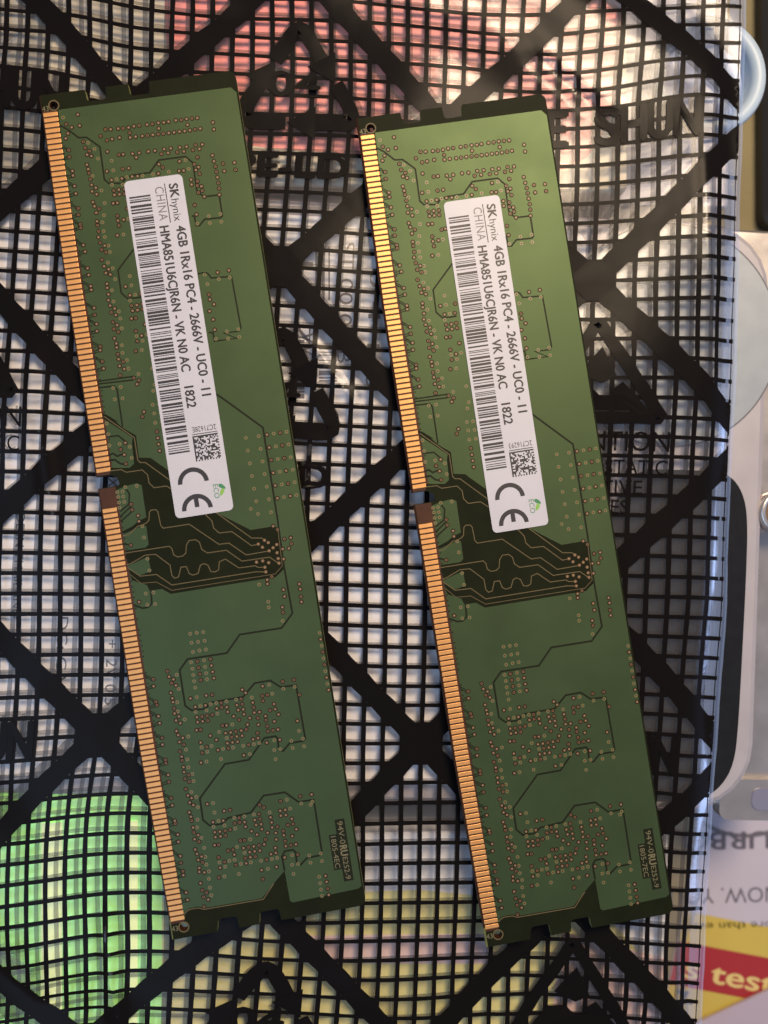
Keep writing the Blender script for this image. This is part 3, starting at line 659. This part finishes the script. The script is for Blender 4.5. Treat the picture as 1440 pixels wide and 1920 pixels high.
class SheetInk:
    """flat print that follows one of the two films"""
    def __init__(s, back): s.q = []; s.f = []; s.back = back; s.n = 0; s.l = []; s.k = 0
    def lay(s, n, k=None):      # every piece of print lies a hair above the one before it
        s.k += 1
        s.l.append(np.full(n, .0035 * s.k if k is None else k))
    def ribbon(s, pts, w, closed=False, step=.3, k=None):
        P = np.array(pts, float)
        if closed: P = np.vstack([P, P[:1]])
        seg = np.linalg.norm(np.diff(P, axis=0), axis=1)
        ts = np.r_[0, np.cumsum(seg)]
        t = np.unique(np.r_[ts, np.linspace(0, ts[-1], max(2, int(ts[-1] / step)))])
        C = np.c_[np.interp(t, ts, P[:, 0]), np.interp(t, ts, P[:, 1])]
        d = np.gradient(C, axis=0)
        d /= np.maximum(np.linalg.norm(d, axis=1, keepdims=True), 1e-9)
        n = np.c_[-d[:, 1], d[:, 0]]
        ww = np.interp(t, ts, w) if np.ndim(w) else w
        ww = (np.asarray(ww) * np.ones(len(t)))[:, None] * (1 + .05 * np.sin(t * 3.1 + pts[0][0] * 2 + pts[0][1]))[:, None]
        m = 7 if np.max(ww) > .5 else 2       # wide bands get rows across so that they follow the film
        s.lay(m * len(C), k)
        k = len(C)
        s.q.append(np.vstack([C + n * ww * (.5 - j / (m - 1)) for j in range(m)]))
        s.f += [(s.n + j * k + i, s.n + j * k + i + 1, s.n + (j + 1) * k + i + 1, s.n + (j + 1) * k + i) for j in range(m - 1) for i in range(k - 1)]
        s.n += m * k
    def tri(s, pts, faces):
        s.q.append(np.array(pts, float)); s.lay(len(pts))
        s.f += [tuple(s.n + i for i in f) for f in faces]; s.n += len(pts)
    def polygon(s, pts):
        t = tessellate_polygon([[Vector((p[0], p[1], 0)) for p in pts]])
        s.tri(pts, t)
    def text(s, body, a, b, h, L, bold=.0, spacing=1.0):
        v, f, w = text_geo(body, 0.0, spacing)
        for dx, dy in strikes(bold): s.tri([(a + (p[0] + dx) * L / w, b - (p[1] + dy) * h) for p in v], f)
    def build(s, name, parent, lift):
        q = np.vstack(s.q); q[:, 0] = np.clip(q[:, 0], A0, A1 - .02)
        P = sheet(q, s.back, lift + np.concatenate(s.l))
        mb = MB(); mb.v = [(p[0], p[1], p[2] + 8) for p in P]; mb.f = s.f; mb.m = [0] * len(s.f)
        return mb.build(name, M['back_ink' if s.back else 'bag_ink'], parent, smooth=True)

def recycling(k, a, b):
    T = [(a - 2.75, b + .4), (a + .35, b - 4.9), (a + 3.45, b + .4)]
    def lerp(p, q, t): return (p[0] + (q[0] - p[0]) * t, p[1] + (q[1] - p[1]) * t)
    for i in range(3):
        p, q, r = T[i], T[(i + 1) % 3], T[(i + 2) % 3]
        # arrow: starts after the middle of one side, bends round the corner, ends in a head on the next side
        s0 = lerp(p, q, .60); c0 = lerp(p, q, .86); c1 = lerp(q, r, .10); e = lerp(q, r, .36)
        k.ribbon([s0, c0, lerp(q, lerp(c0, c1, .5), .55), c1, e], .78)
        d = np.array(e) - np.array(c1); d /= np.linalg.norm(d); n = np.array([-d[1], d[0]])
        e = np.array(e)
        k.polygon([tuple(e + n * .85), tuple(e + d * 1.45), tuple(e - n * .85)])
    k.text('04', a - 1.15, b - .95, 1.3, 2.5, .04)
    k.text('PE-LD', a - 2.7, b + 3.25, 1.2, 5.7, .05)
def name_mark(k, a, b):
    k.text('E', a - 2.55, b + .95, 1.85, 1.0, .06)
    for i, ch in enumerate('SHUN'):
        k.text(ch, a - .05 + 1.27 * i, b + .95, 1.85, 1.12, .07)
def esd_mark(k, a, b):
    a += .3
    k.ribbon([(a - 3.1, b - .95), (a, b - 5.9), (a + 3.1, b - .95)], .62, True)
    k.polygon([(a - .9, b - 3.2), (a + .2, b - 4.6), (a + .9, b - 3.1), (a + .2, b - 2.7)])
    k.polygon([(a - 2.2, b - 1.3), (a - 1.2, b - 2.4), (a - .3, b - 2.5), (a + .2, b - 2.0), (a + 1.3, b - 2.1), (a + 2.3, b - 1.3)])
    k.polygon([(a + .6, b - 2.3), (a + 1.2, b - 2.8), (a + 2.6, b - 1.2), (a + 2.0, b - 1.1)])
    k.text('ATTENTION', a - 3.4, b + .75, 1.0, 6.95, .0)
    k.text('ELECTROSTATIC', a - 3.4, b + 1.95, .75, 6.9, .0)
    k.text('SENSITIVE', a - 2.3, b + 2.95, .7, 4.65, .0)
    k.text('DEVICES', a - 1.9, b + 3.95, .7, 3.6, .0)

for back, parent in ((False, front), (True, backf)):
    k = SheetInk(back)
    for a in range(-19, 23): k.ribbon([(a, B0), (a, B1)], .245 if not back else .235, k=0)
    for b in range(-21, 47): k.ribbon([(A0, b), (A1, b)], .205 if not back else .20, k=.006)
    if not back: k.ribbon([(22.9, B0), (22.9, B1)], .05, k=.004)
    k.build('grid_print', parent, .05)
    k = SheetInk(back)
    for c in range(-64, 80, 16):
        for sg in (1, -1):
            # band a - sg*b = c, clipped to the bag
            pts = [(a, sg * (a - c)) for a in np.arange(A0 - 1, A1 + 1.51, .5) if B0 <= sg * (a - c) <= B1]
            if len(pts) > 2: k.ribbon([pts[0], pts[-1]], 1.05 if not back else .95)
    # filled webs where bands cross
    for i in range(-2, 4):
        for j in range(-2, 6):
            if (i + j) % 2 == 0:
                a, b = 8 * i, 8 * j
                if A0 + 2 < a < A1 - 2: k.polygon([(a - 1.05, b - .3), (a - .3, b - 1.05), (a + .3, b - 1.05), (a + 1.05, b - .3), (a + 1.05, b + .3), (a + .3, b + 1.05), (a - .3, b + 1.05), (a - 1.05, b + .3)])
    k.build('diagonal_print', parent, .07)
    marks = [(recycling, 'recycling_mark', 0, j) for j in (-8, 8, 24, 40)]
    for a in (-16, 16):
        marks += [(name_mark, 'name_mark', a, -8), (name_mark, 'name_mark', a, 24), (esd_mark, 'warning_mark', a, 8), (esd_mark, 'warning_mark', a, 40)]
    for fn, nm, a, b in marks:
        k = SheetInk(back); fn(k, a, b); tag(k.build(nm, parent, .15), kind='stuff')
# heat-sealed edge strip on the right
mb = MB()
bs = np.linspace(B0, B1, 400)
e0 = sheet(np.c_[np.full(400, 22.35), bs], False, .03); e1 = sheet(np.c_[np.full(400, 23.0), bs], False, .03)
jit = .05 * np.sin(bs * 1.7) + .04 * np.sin(bs * 4.3 + 1) + .2 * np.sin(bs * .37)
dirv = e1 - e0; dirv /= np.linalg.norm(dirv, axis=1, keepdims=True); dirv[:, 2] = -.1
rows = [e0 - np.array([0, 0, .09]), (e0 + e1) / 2 - np.array([0, 0, .09]), e1 - np.array([0, 0, .06]), e1 + dirv * .18 + np.array([0, 0, .20]), e1 + dirv * (.40 + .15 * jit[:, None]), e1 + dirv * (.62 + .4 * jit[:, None]) + np.array([0, 0, .12])]
for i in range(399):
    for r in range(5):
        n = len(mb.v)
        mb.v.extend([tuple(rows[r][i] + [0, 0, 8]), tuple(rows[r + 1][i] + [0, 0, 8]), tuple(rows[r + 1][i + 1] + [0, 0, 8]), tuple(rows[r][i + 1] + [0, 0, 8])])
        mb.f.append((n + 3, n + 2, n + 1, n)); mb.m.append(0)
mb.build('sealed_edge', M['seal'], bag, smooth=True)

# ------------------------------------------------------------------ memory modules
LEN, WID, TOP, THK = 133.35, 31.25, 2.45, 1.3
def L2(u, v): return (v - WID / 2, LEN / 2 - u)
def edge_v(u):
    t = min(u, LEN - u)
    return .5 if t < 3 else (.5 * (1 - (t - 3) / 27) if t < 30 else 0.0)

def board_outline():
    P = [(0, .5), (0, 7.66), (1.6, 7.8), (1.9, 8.15), (1.9, 10.45), (1.6, 10.8), (0, 10.9), (0, 14.4), (1.55, 14.5), (1.9, 14.85), (1.9, 17.3), (1.55, 17.6), (0, 17.7), (0, 30.1), (.15, 30.7), (.55, 31.1), (1.15, WID)]
    P += [(LEN - 1.15, WID), (LEN - .55, 31.1), (LEN - .15, 30.7), (LEN, 30.1), (LEN, 17.75), (LEN - 1.6, 17.6), (LEN - 1.85, 17.25), (LEN - 1.85, 15.0), (LEN - 1.6, 14.55), (LEN, 14.3), (LEN, 11.1), (LEN - 1.6, 11.0), (LEN - 1.9, 10.7), (LEN - 1.9, 8.4), (LEN - 1.6, 8.0), (LEN, 7.6), (LEN, .5)]
    for u in (LEN - 3, LEN - 12, LEN - 21, LEN - 30, 90, 75, 62.02): P.append((u, edge_v(u)))
    for k in range(9):
        t = math.pi * k / 8
        P.append((61.08 + .92 * math.cos(t), 2.95 + .92 * math.sin(t)))
    for u in (60.14, 45, 30, 21, 12, 3): P.append((u, edge_v(u)))
    return P
OUT = board_outline()
HOLES = [(1.85, 2.6), (LEN - 1.7, 2.65)]
def make_board():
    mb = MB()
    top = [(u, v + (.26 if v < .6 else 0)) for u, v in OUT]
    hol = [[(u + .66 * math.cos(2 * math.pi * k / 20), v + .66 * math.sin(2 * math.pi * k / 20)) for k in range(20)] for u, v in HOLES]
    mb.poly([L2(*p) for p in top], TOP, 0, [[L2(*p) for p in h] for h in hol])
    k = len(mb.f)
    mb.poly([L2(*p) for p in top], TOP - THK, 0, [[L2(*p) for p in h] for h in hol])
    for i in range(k, len(mb.f)): mb.f[i] = tuple(reversed(mb.f[i]))
    n = len(OUT)
    lv = [(top, TOP), (OUT, TOP - .32), (OUT, TOP - THK + .32), (top, TOP - THK)]
    A = sum(L2(*OUT[i])[0] * L2(*OUT[(i + 1) % n])[1] - L2(*OUT[(i + 1) % n])[0] * L2(*OUT[i])[1] for i in range(n))
    for (pa, za), (pb, zb) in zip(lv[:-1], lv[1:]):
        for i in range(n):
            j = (i + 1) % n
            pin = OUT[i][1] < 4.2 and OUT[j][1] < 4.2 and 0 < OUT[i][0] < LEN
            q = [(*L2(*pa[i]), za), (*L2(*pb[i]), zb), (*L2(*pb[j]), zb), (*L2(*pa[j]), za)]
            if A < 0: q.reverse()
            mb.add(q, [(0, 1, 2, 3)], 2 if pin else 1)
    for a, b in ((2.55, 60.05), (62.1, 130.9)):     # bare strip under the gold fingers
        us = np.linspace(a, b, 24)
        mb.poly([L2(u, edge_v(u) + .27) for u in us] + [L2(u, 2.84) for u in us[::-1]], TOP + .004, 2)
    for h in hol:
        m = len(h)
        for i in range(m):
            j = (i + 1) % m
            mb.add([(*L2(*h[i]), TOP), (*L2(*h[j]), TOP), (*L2(*h[j]), TOP - THK), (*L2(*h[i]), TOP - THK)], [(3, 2, 1, 0)], 2)
    return mb.mesh('circuit_board', [M['mask_dark'], M['laminate'], M['brown']])

Z1 = TOP + .035       # copper pour
Z2 = TOP + .050       # gaps, traces, via rings
Z3 = TOP + .062
Z4 = TOP + .072
def make_pour():
    mb = MB()
    far = WID - .28
    # left boundary stays clear of the fingers; the dark field and the dark end are left open
    up = [(2.62, 3.15), (2.62, 30.2), (3.5, far)]
    lo = DARK_END_A[::-1][1:]
    pts = up + [(u, v) for u, v in [(LEN - 3.1, far)]] + [(LEN - 2.75, 30.4), (DARK_END_A[2][0], DARK_END_A[2][1])] + [DARK_END_A[1], DARK_END_A[0]] + DARK_END_B[::-1] + [(LEN - 3.0, 2.85)]
    pts += [(u, 2.85) for u in (LEN - 20, 100, 80, 66)] + [(65.2, 3.0), (62.6, 3.0), (62.3, 4.2), (59.9, 4.2), (59.6, 2.85)] + [(u, 2.85) for u in (50, 30, 12)]
    mb.prism([L2(*p) for p in pts], TOP + .001, Z1)
    return mb.mesh('copper_pour', M['mask_green'])
def make_dark():
    mb = MB()
    mb.poly([L2(*p) for p in DARK_AREA], Z1 + .006)
    return mb.mesh('bare_field', M['mask_dark'])
def make_gaps():
    mb = MB()
    for w, pts in GAP_LINES: mb.stroke([L2(*p) for p in pts], w, Z1 + .008)
    rr = random.Random(3)
    # pairs of short conductors that run from the fingers to their vias
    for i, (u, v) in enumerate(LOOP_VIAS):
        du = -.42 if i % 2 == 0 else .1
        for s in (-.16, .16):
            mb.stroke([L2(u + du * 2 + s, 2.72), L2(u + du + s, 3.3), L2(u + s * 1.6, v - .25)], .15, Z1 + .008)
    for g, (u0, n) in enumerate(((3.15, 67), (65.6, 77))):
        for k in range(n):
            if rr.random() < .62: mb.disc(*L2(u0 + .85 * k + .42, 2.95 + .12 * rr.random()), .13, Z1 + .008, 0, 8)
    return mb.mesh('isolation_gaps', M['gap'])
def make_traces():
    out = []
    for i, pts in enumerate(TRACES):
        cut = [pts[:6], pts[6:]] if i == 0 else [pts]      # the first runs on under the sticker
        for part in cut:
            mb = MB(); mb.stroke([L2(*p) for p in part], .135 if i not in (7,) else .09, Z2 + .001 * i)
            out.append(mb.mesh('copper_trace', M['trace']))
    return out
def make_vias():
    mb = MB(); rr = random.Random(9)
    for u, v in BIG_VIAS + LOOP_VIAS:
        x, y = L2(u, v)
        mb.disc(x, y, .37, Z2, 0, 12); mb.disc(x, y, .215, Z3, 1, 12); mb.disc(x, y, .10, Z4, 2 if rr.random() < .6 else 0, 8)
    for u, v in SMALL_VIAS:
        x, y = L2(u, v)
        mb.disc(x, y, .30, Z2, 3, 12); mb.disc(x, y, .19, Z3, 1, 10); mb.disc(x, y, .085, Z4, 0, 8)
    for u, v in COPPER_VIAS:
        x, y = L2(u, v)
        mb.disc(x, y, .26, Z4, 1, 10); mb.disc(x, y, .10, Z4 + .008, 2, 8)
    for u, v in HOLES: mb.ring(*L2(u, v), .67, .86, Z2, 4, 24)
    return mb.mesh('vias', [M['via_dark'], M['via_copper'], M['via_pale'], M['halo'], M['trace']])
def finger_mesh():
    mb = MB()
    dome_prism(mb, lambda i: rrect(i, -.305 + i, 2.2 - i, .305 - i, .07, 2), [(0, 0), (0, .03), (.05, .055)])
    return mb.mesh('contact_finger', M['gold'])
def legend(code, parent):
    mb = MB()
    mb.poly([L2(*p) for p in [(119.25, 28.37), (119.27, 29.92), (129.1, 29.9), (129.1, 28.36)]], Z2, 0)
    mb.poly([L2(*p) for p in [(121.5, 27.12), (121.5, 28.37), (127.1, 28.37), (127.1, 27.1)]], Z2, 0)
    def t(s, u, v, h, L, b=.0): put_text(mb, s, lambda tx, ty: (*L2(u + tx, v + ty), Z3), h, L, b, 1.0, 1)
    t('94V-0', 119.6, 28.7, .85, 3.6); t('RU', 123.45, 28.55, 1.1, 1.6, .06); t('E252-9', 125.3, 28.7, .8, 3.5)
    t(code, 121.75, 27.35, .8, 5.1)
    mb.build('legend_block', [M['gap'], M['legend']], parent)
    for u in (2.6, LEN - 1.3):
        mb = MB()
        put_text(mb, '43', lambda tx, ty: (*L2(u - ty, .75 + tx), Z3), .8, 1.0)
        mb.build('corner_legend', M['legend'], parent)
def sticker(parent, v0, dv, serial, seed):
    u0, u1 = 15.15, 68.5; w = 9.1
    zs = Z4 + .03; zt = zs + .07; zp = zt + .012
    def q(u, v):          # slight turn of the sticker on the board
        return L2(u, v0 + v + dv * (u - u0) / (u1 - u0))
    mb = MB()
    mb.prism([q(a, b) for a, b in rrect(u0, 0, u1, w, .75)], zs, zt)
    st = mb.build('sticker', M['paper'], parent)
    def line(mb, s, u, v, h, L, b=0., mi=0, sp=1.0): put_text(mb, s, lambda tx, ty: (*q(u + tx, v + ty), zp), h, L, b, sp, mi)
    mb = MB()
    line(mb, 'SK', 16.5, 6.85, 1.35, 2.15, .05); line(mb, 'hynix', 18.9, 6.85, 1.2, 3.5, .0)
    line(mb, '4GB 1Rx16 PC4 - 2666V - UC0 - 11', 23.2, 6.95, 1.42, 26.9, .045)
    mb.stroke([q(16.3, 6.2), q(22.5, 6.2)], .14, zp)
    line(mb, 'HMA851U6CJR6N - VK N0 AC', 22.9, 4.4, 1.42, 23.0, .045)
    line(mb, '1822', 48.3, 4.4, 1.42, 3.35, .045)
    line(mb, 'CHINA', 16.7, 4.6, 1.35, 5.3, 0, 1, 1.1)
    mb.build('printed_text', [M['ink'], M['grey_ink']], st)
    mb = MB(); rr = random.Random(41); u = 17.7
    while u < 58.6:
        bw = rr.choice((.13, .13, .13, .26, .26, .40)); bw = min(bw, 58.75 - u)
        mb.poly([q(u, .45), q(u, 3.75), q(u + bw, 3.75), q(u + bw, .45)], zp)
        u += bw + rr.choice((.13, .13, .2, .28, .42))
    mb.build('barcode', M['ink'], st)
    mb = MB()
    put_text(mb, serial, lambda tx, ty: (*q(54.75 + ty, 8.35 - tx), zp), .82, 3.75, .0)
    mb.stroke([q(55.9, 4.5), q(55.9, 8.45)], .12, zp)
    mb.build('serial_number', M['ink'], st)
    mb = MB(); rr = random.Random(seed); n = 18; c = 4.0 / n
    for i in range(n):
        for j in range(n):
            on = rr.random() < .5
            if j == 0 or i == 0: on = True
            if i == n - 1 and j > 0: on = (j % 2 == 0)
            if j == n - 1 and i > 0: on = (i % 2 == 0)
            if on:
                a, b = 56.15 + i * c, 4.45 + j * c
                mb.poly([q(a, b), q(a, b + c), q(a + c, b + c), q(a + c, b)], zp)
    mb.build('code_square', M['ink'], st)
    mb = MB()
    for uc, bar in ((63.35, False), (67.55, True)):
        R0, R1 = 1.72, 2.42
        L = [(uc - r * math.sin(math.pi * k / 24), 3.55 + r * math.cos(math.pi * k / 24)) for r in (R1,) for k in range(25)]
        I = [(uc - R0 * math.sin(math.pi * k / 24), 3.55 + R0 * math.cos(math.pi * k / 24)) for k in range(25)]
        mb.poly([q(*p) for p in L + I[::-1]], zp)
        if bar: mb.poly([q(uc - 1.75, 3.2), q(uc - 1.75, 3.9), q(uc - .35, 3.9), q(uc - .35, 3.2)], zp + .004)
    mb.build('conformity_mark', M['ink'], st)
    mb = MB()
    put_text(mb, 'ECO', lambda tx, ty: (*q(64.1 + tx, 6.45 + ty), zp), .8, 2.2, 0, 1.0, 0)
    def leaf(cu, cv, a, r, mi):
        P = []
        for k in range(20):
            t = 2 * math.pi * k / 20; x = r * math.cos(t); y = .48 * r * math.sin(t) * (1 - .25 * math.cos(t))
            P.append(q(cu + x * math.cos(a) - y * math.sin(a), cv + x * math.sin(a) + y * math.cos(a)))
        mb.poly(P, zp + .004 * mi, mi)
    leaf(64.6, 7.85, .9, .62, 0); leaf(65.45, 7.7, -.5, .62, 1)
    mb.build('leaf_mark', [M['leaf_dark'], M['leaf_light']], st)
    return st

board_me, pour_me, dark_me, gap_me, trace_me, via_me, fing_me = make_board(), make_pour(), make_dark(), make_gaps(), make_traces(), make_vias(), finger_mesh()
def chip_mesh():
    mb = MB()
    dome_prism(mb, lambda i: rrect(-3.75 + i, -6.5 + i, 3.75 - i, 6.5 - i, .2, 2), [(.1, 0), (0, .1), (0, 1.1)])
    return mb.mesh('memory_chip', M['chip'])
chip_me = chip_mesh()
def module(loc, rz, label, code, v0, dv, serial, seed):
    U = np.array([math.sin(rz), -math.cos(rz)]); V = np.array([math.cos(rz), math.sin(rz)])
    c = np.array(loc) + U * LEN / 2 + V * WID / 2
    r = empty('memory_module', (c[0], c[1], -TOP), rz)
    tag(r, label, 'memory module', 'memory modules on the bag')
    obj('circuit_board', board_me, r)
    obj('copper_pour', pour_me, r)
    obj('bare_field', dark_me, r)
    tag(obj('isolation_gaps', gap_me, r), kind='stuff')
    for t in trace_me: obj('copper_trace', t, r)
    tag(obj('vias', via_me, r), kind='stuff')
    legend(code, r)
    for u0, n in ((3.15, 67), (65.6, 77)):
        for k in range(n):
            u = u0 + .85 * k
            f = obj('contact_finger', fing_me, r)
            x, y = L2(u, edge_v(u) + .28)
            f.location = (x * S, y * S, (TOP - .002) * S)
    for u in (22, 46, 88, 112):
        ch = obj('memory_chip', chip_me, r)
        x, y = L2(u, 17); ch.location = (x * S, y * S, .05 * S)
    sticker(r, v0, dv, serial, seed)
    return r
module((-47.514, 65.803), 0.15634, 'green memory module on the left, with sticker serial ending in 8E', '1805-4EC', 11.45, -.15, '2C71628E', 21)
module((1.960, 63.382), 0.15634, 'green memory module on the right, with sticker serial ending in 93', '1805-7EC', 12.2, -.35, '2C716293', 22)
